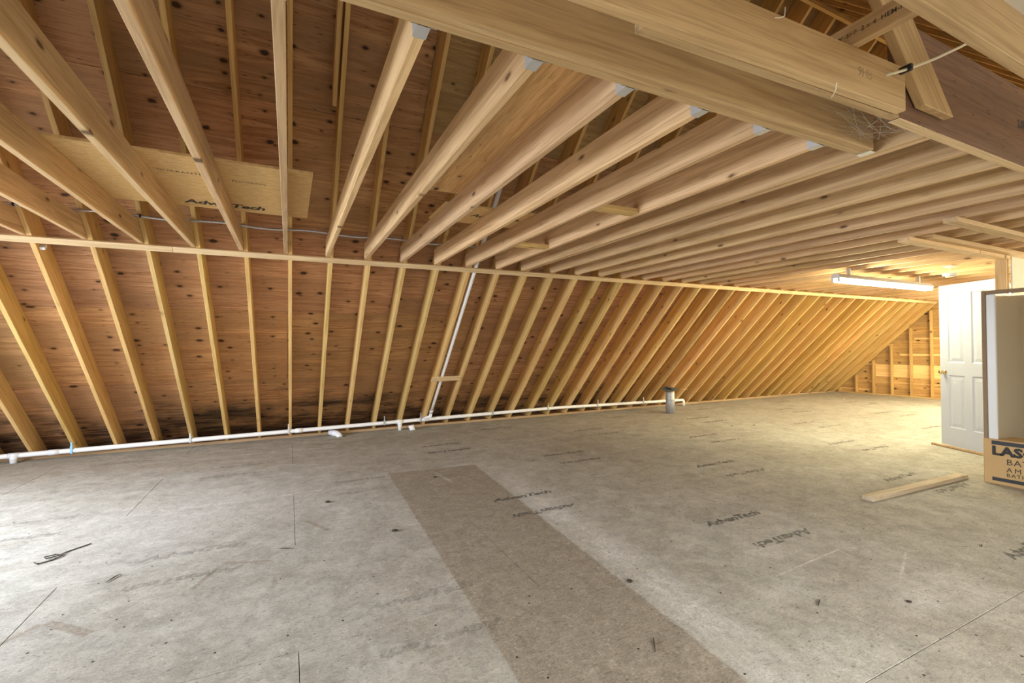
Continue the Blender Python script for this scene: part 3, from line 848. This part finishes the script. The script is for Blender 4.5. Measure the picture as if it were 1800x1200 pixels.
# strip of timber lying at the foot of the door
tag(link_mesh('floor_strip', prism([(-.012,.0),(.030,0),(.036,.012),(.028,.026),(.004,.029),(-.012,.014)], 0,.78,.002), 'sillwood', None,
    frame((7.665,3.04,0),(.85,-.48,0),(0,0,1))), 'rounded brown timber strip lying on the floor at the foot of the door', 'strip')
fs = bpy.data.objects['floor_strip']; 
dvn = Vector((7.40-7.70,2.42-3.055,0)).normalized(); nx = dvn.cross(Vector((0,0,1)))
fs.matrix_basis = Matrix(((nx.x,0,dvn.x,7.70),(nx.y,0,dvn.y,3.055),(0,1,0,0.0),(0,0,0,1)))

# ------------------------------------------------------------------ one-piece shower surround in its cardboard
su = empty('shower_surround', (6.05,2.0,0)); tag(su, 'tall bathtub and shower surround packed in printed cardboard at right edge', 'bathtub')
H, Wd, Dp = 1.84, 1.55, .78
# local: x depth (away), y = -(towards near side)
def suobj(name, bm, mat, smooth=False): return link_mesh(name, bm, mat, su, None, smooth)
def surround():
    bm = bmesh.new()
    # alcove profile in plan with rounded inner corners, swept from z=.36 to H-.03
    plan = [(.0,-.085)]
    for a in range(0,7):
        an = a/6*math.pi/2
        plan.append((Dp-.20+.14*math.sin(an), -.085-.14+.14*math.cos(an)) if False else (Dp-.20+.14*math.sin(an), -.085-.14*(1-math.cos(an))))
    for a in range(0,7):
        an = a/6*math.pi/2
        plan.append((Dp-.20+.14*math.cos(an), -Wd+.085+.14*(1-math.sin(an))))
    plan.append((.0,-Wd+.085))
    zs = [.30,.40,1.0,H-.02]
    rings = [[bm.verts.new((x,y,z)) for x,y in plan] for z in zs]
    for a,b_ in zip(rings,rings[1:]):
        for k in range(len(plan)-1): bm.faces.new((a[k],a[k+1],b_[k+1],b_[k]))
    # tub floor
    bm.faces.new(rings[0])
    outer = [(0,0),(Dp,0),(Dp,-Wd),(0,-Wd)]
    r0 = [bm.verts.new((x,y,0.02)) for x,y in outer]; r1 = [bm.verts.new((x,y,H-.02)) for x,y in outer]
    for k in range(3): bm.faces.new((r0[k],r1[k],r1[k+1],r0[k+1]))
    bm.faces.new(r0)
    # top lid of the walls
    bm.faces.new([r1[0],r1[1],r1[2],r1[3]]+rings[-1][::-1])
    bmesh.ops.recalc_face_normals(bm, faces=bm.faces)
    return bm
suobj('alcove_shell', surround(), 'acrylic', False)
bm = bmesh.new(); 
def rim(y0,y1):
    b2 = prism([(-.010,y0),(.022,y0),(.022,y1),(-.010,y1)], .415, H-.035, .006); return b2
suobj('flange', rim(-.088,-.022), 'acrylicrim'); suobj('flange', rim(-Wd+.022,-Wd+.088), 'acrylicrim')
suobj('corner_guard', prism([(-.022,-.0215),(.05,-.0215),(.05,.006),(-.022,.006)], .02, H, .003), 'carddark')
suobj('top_guard', prism([(-.020,-.021),(-.020,-Wd),(.05,-Wd),(.05,-.021)], H-.034, H+.0, .003), 'carddark')
ap = suobj('apron_carton', prism([(-.03,.008),(-.03,-Wd-.01),(.12,-Wd-.01),(.12,.008)], .0, .425, .006), 'card')
suobj('tub_deck', prism([(.121,-.02),(.121,-Wd+.02),(.30,-Wd+.02),(.30,-.02)], .30, .42, .01), 'card')
ym = frame((-.0308,0,0),(0,-1,0),(0,0,1))
def band(z0,z1):
    b2 = box_bm(.052, Wd-.03, z0, z1, -.0002, .0008, 0); 
    return link_mesh('black_band', b2, 'black', ap, ym.copy())
band(.375,.412); band(.035,.068)
def printed(s, size, y, z, bold, sp, xs):
    t = text_mesh(s, size, 0, bold, sp, 'LEFT', xs)
    return place_text('printed_lettering', t, 'inkdark', frame((6.05-.0312,2.0-y,z),(0,-1,0),(0,0,1)), su, 1)
printed('LASCO', .112, .052, .282, .006, 1.02, 1.12)
printed('BATHWARE', .075, .148, .200, 0, 1.1, 1.05)
printed('AMERICA\'S', .062, .148, .132, 0, 1.35, 1.0)
printed('BATHTUBS', .048, .148, .088, 0, 1.1, 1.05)

# ------------------------------------------------------------------ fluorescent strip light and smoke alarm
lf = empty('strip_light', (6.36,3.5,2.25)); tag(lf, 'eight-foot fluorescent strip light with two glowing tubes under the far joists', 'ceiling light')
def lfo(n, bm, m, s=False): return link_mesh(n, bm, m, lf, None, s)
lfo('light_channel', prism([(-.062,-.058),(.062,-.058),(.062,-.045),(.030,0),(-.030,0),(-.062,-.045)], 0,2.42,.002), 'whiteenamel').matrix_basis = frame((0,0,0),(0,-1,0),(0,0,1)) if False else Matrix(((0,0,1,0),(1,0,0,0),(0,1,0,0),(0,0,0,1)))
for yy in (-.036,.036):
    lfo('glowing_tube', tube_bm([(.035,yy,-.088),(2.385,yy,-.088)], .0185, 14), 'tube', True)
    for xx in (.0,2.40): 
        lfo('tube_socket', box_bm(xx,xx+.02,yy-.014,yy+.014,-.108,-.058,.003), 'whiteenamel')
for xx in (.3,2.1):
    lfo('hanger_bracket', box_bm(xx-.012,xx+.012,-.02,.02,.0005,.0895,.001), 'hanger')
added_strip = lf.copy(); COL.objects.link(added_strip); added_strip.location = (10.3,3.2,2.25)  # unseen strip light added behind the door to brighten the far gable
added_strip['label'] = 'added eight-foot fluorescent strip light behind the open white door to brighten the gable'
for ch in list(lf.children):
    c_ = ch.copy(); COL.objects.link(c_); c_.parent = added_strip
    if ch.name.startswith('glowing_tube'):
        c_.data = ch.data.copy(); c_.data.materials[0] = M['tube_added']
for o_ in (lf, added_strip): o_['group'] = 'strip lights under the joists'
sa = empty('smoke_alarm', (7.72,2.86,2.235)); tag(sa, 'round white smoke alarm hanging from a wire below its ceiling bracket', 'smoke alarm')
link_mesh('alarm_body', lathe_bm([(.0,-.038),(.040,-.038),(.046,-.030),(.047,-.022),(.066,-.020),(.074,-.008),(.076,.006),(.070,.012),(.0,.013)], 28), 'whiteenamel', sa, None, False)
link_mesh('vent_ring', lathe_bm([(.0475,-.0225),(.060,-.0215),(.060,-.0205),(.0475,-.0205)], 24), 'black', sa)
link_mesh('lead_wire', tube_bm([(0,0,.012),(.004,0,.05),(-.002,.002,.104)], .0035, 6), 'whiteenamel', sa)
link_mesh('ceiling_bracket', box_bm(-.085,.085,-.05,.05,.0925,.1045,.003), 'whiteenamel', sa)

# ------------------------------------------------------------------ metal flue with its weathered cover
fx, fy = 6.79, 6.82
fu = empty('metal_flue', (fx,fy,0)); tag(fu, 'short round galvanised flue standing up out of the floor near the eave', 'flue')
link_mesh('flue_pipe', lathe_bm([(.084,0),(.084,.27),(.0835,.272)], 24), 'galv', fu, None, True)
link_mesh('flue_collar', lathe_bm([(.0845,.262),(.0875,.268),(.0875,.285),(.0855,.29),(.0855,.395),(.082,.405),(.082,.44),(.079,.44)], 24), 'galv', fu, None, True)
bm = bmesh.new()
rs = random.Random(2)
cover = empty('flue_cover', (fx-.03,fy,.478)); tag(cover, 'scraps of dark roof shingle laid over the top of the flue', 'cover')
link_mesh('shingle_scrap', prism([(-.155,-.11),(.09,-.125),(.125,.02),(.09,.11),(-.12,.12)], -.004,.006,.001), 'shingle', cover, Matrix.Rotation(R(-9),4,'Y') @ Matrix.Rotation(R(12),4,'X'))
link_mesh('shingle_scrap', prism([(-.05,-.10),(.16,-.08),(.175,.05),(.05,.13),(-.04,.09)], .0,.012,.001), 'shingle', cover, Matrix.Translation((.02,-.0,.020)) @ Matrix.Rotation(R(6),4,'Y') @ Matrix.Rotation(R(9),4,'X'))
tag(link_mesh('wood_lath', tube_bm([(fx-.24,fy-.24,.395),(fx-.05,fy-.145,.448)], .006, 6), 'palewood'), 'thin pale splinter poking out below the left of the flue cover', 'stick')
tag(link_mesh('wood_lath', tube_bm([(fx+.16,fy-.15,.478),(fx+.26,fy-.21,.476)], .004, 6), 'palewood'), 'thin pale splinter sticking out right of the flue cover', 'stick')

# ------------------------------------------------------------------ loose stud on the floor
p0, p1 = Vector((4.44,2.215,0)), Vector((6.02,2.165,0))
o = link_mesh('loose_stud', box_bm(0,(p1-p0).length,-.0445,.0445,.0005,.0385,.003), 'dustystud', None, frame(p0+Vector((0,0,0)),(p1-p0),(0,1,0)))
tag(o, 'loose stud lying flat on the floor in front of the shower carton', 'stud')

# ------------------------------------------------------------------ cable, threads and cobweb by the beams
ca = link_mesh('white_cable', tube_bm([(2.19,1.0,2.432),(2.26,.992,2.458),(2.34,.985,2.490),(2.55,.975,2.585),(2.75,.965,2.685),(2.93,.955,2.785),(3.05,.95,2.83)], .0055, 8), 'cable', None, None, True)
tag(ca, 'pale flat cable stapled across the plumb-cut dormer rafter', 'cable')
link_mesh('cable_staple', box_bm(2.318,2.336,.968,1.014,2.474,2.502,.003), 'black', ca)
def strand(name, pts, r, m, label, cat):
    return tag(link_mesh(name, tube_bm(pts, r, 5), m), label, cat)
strand('loose_thread', [(1.62,1.045,2.56),(1.60,1.035,2.515),(1.57,1.032,2.498),(1.545,1.035,2.492)], .0018, 'thread', 'pale thread dangling over the top of the stepped beam', 'thread')
strand('loose_thread', [(1.885,1.02,2.338),(1.895,1.03,2.315),(1.88,1.03,2.295),(1.865,1.03,2.28)], .0012, 'thread', 'short pale thread hanging from the lower edge of the stepped beam', 'thread')
bm = bmesh.new(); wr_ = random.Random(4)
for k in range(46):
    a = Vector((wr_.uniform(2.35,2.75), wr_.uniform(1.11,1.30), ZJ+wr_.uniform(.0,.12)))
    b_ = Vector((wr_.uniform(2.2,2.78), wr_.uniform(1.11,1.33), ZJ+wr_.uniform(.0,.15)))
    m_ = (a+b_)/2 - Vector((0,0,wr_.uniform(.005,.03)))
    tube_bm([a,m_,b_], .00045, 3, bm)
for k in range(16):
    a = Vector((wr_.uniform(2.4,2.6), 1.11, ZJ+wr_.uniform(.02,.1))); b_ = Vector((wr_.uniform(2.7,3.15), 1.13, ZJ+wr_.uniform(.0,.03)))
    tube_bm([a,(a+b_)/2-Vector((0,0,.015)),b_], .0004, 3, bm)
o = link_mesh('cobweb', bm, 'web'); o['kind'] = 'stuff'; tag(o, 'wispy grey cobweb in the corner where the header meets the veneer beam', 'cobweb')

# ------------------------------------------------------------------ litter on the floor
def wire(name, pts, r, m, label, cat): return tag(link_mesh(name, tube_bm(pts, r, 6), m), label, cat)
wire('wire_scrap', [(-1.45,3.94,.004),(-1.42,3.90,.005),(-1.36,3.935,.004),(-1.33,3.99,.006),(-1.37,4.02,.008),(-1.42,3.99,.012),(-1.40,3.955,.012),(-1.35,4.0,.006),(-1.33,4.05,.004),(-1.29,4.09,.004),(-1.235,4.145,.004)], .0035, 'twig', 'dark curl of scrap wire on the floor at left', 'wire')
bits = [((1.733,2.066),.028,'crumpled black scrap lying by the right edge of the dark floor rectangle','clump'),
        ((1.465,1.585),.05,'dark splinter on the front of the dark floor rectangle','stick'),
        ((-.93,3.46),.05,'dark splinter on the floor right of the wire scrap','stick'),
        ((-.02,3.44),.05,'dark splinter near the floor joint left of the dark rectangle','stick'),
        ((2.462,1.459),.04,'dark splinter lying along the floor joint at front right','stick'),
        ((2.885,1.257),.022,'black crumb beside the front right floor joint','crumb'),
        ((4.10,1.385),.03,'black chip on the floor at the right edge','chip'),
        ((.69,3.41),.035,'brown leaf scrap just left of the dark floor rectangle','leaf scrap'),
        ((1.35,4.62),.03,'brown leaf scrap at the far end of the dark floor rectangle','leaf scrap'),
        ((6.60,5.27),.06,'brown twig cluster on the floor in front of the flue','twig'),
        ((6.95,5.12),.06,'thin dark twig right of the twig cluster','twig'),
        ((.30,4.30),.035,'brown seed scrap on the pale floor left of the rectangle','leaf scrap'),
        ((12.1,6.5),.04,'pale paper scrap on the floor near the far gable','paper scrap')]
br = random.Random(8)
for (x,y), s_, lab, cat in bits:
    a = br.uniform(0, 3.14)
    bm = bmesh.new()
    if cat in ('stick','chip','twig'):
        d = Vector((math.cos(a),math.sin(a),0))*s_
        tube_bm([Vector((x,y,.004))-d, Vector((x,y,.006))+d*.1, Vector((x,y,.004))+d], .0035, 5, bm, True, [.0015,.0036,.0015])
        if cat == 'twig': tube_bm([Vector((x,y,.006)), Vector((x-.02,y-.035,.012))], .003, 5, bm)
    else:
        bmesh.ops.create_icosphere(bm, subdivisions=2, radius=s_*.6)
        for v in bm.verts:
            v.co *= br.uniform(.6,1.25); v.co.z = v.co.z*.35
        zmin = min(v.co.z for v in bm.verts)
        for v in bm.verts: v.co += Vector((x,y,-zmin+.0005))
    tag(link_mesh('twig' if cat == 'twig' else cat.replace(' ','_').replace('stick','splinter'), bm, 'plaster' if cat == 'paper scrap' else 'twig'), lab, cat)
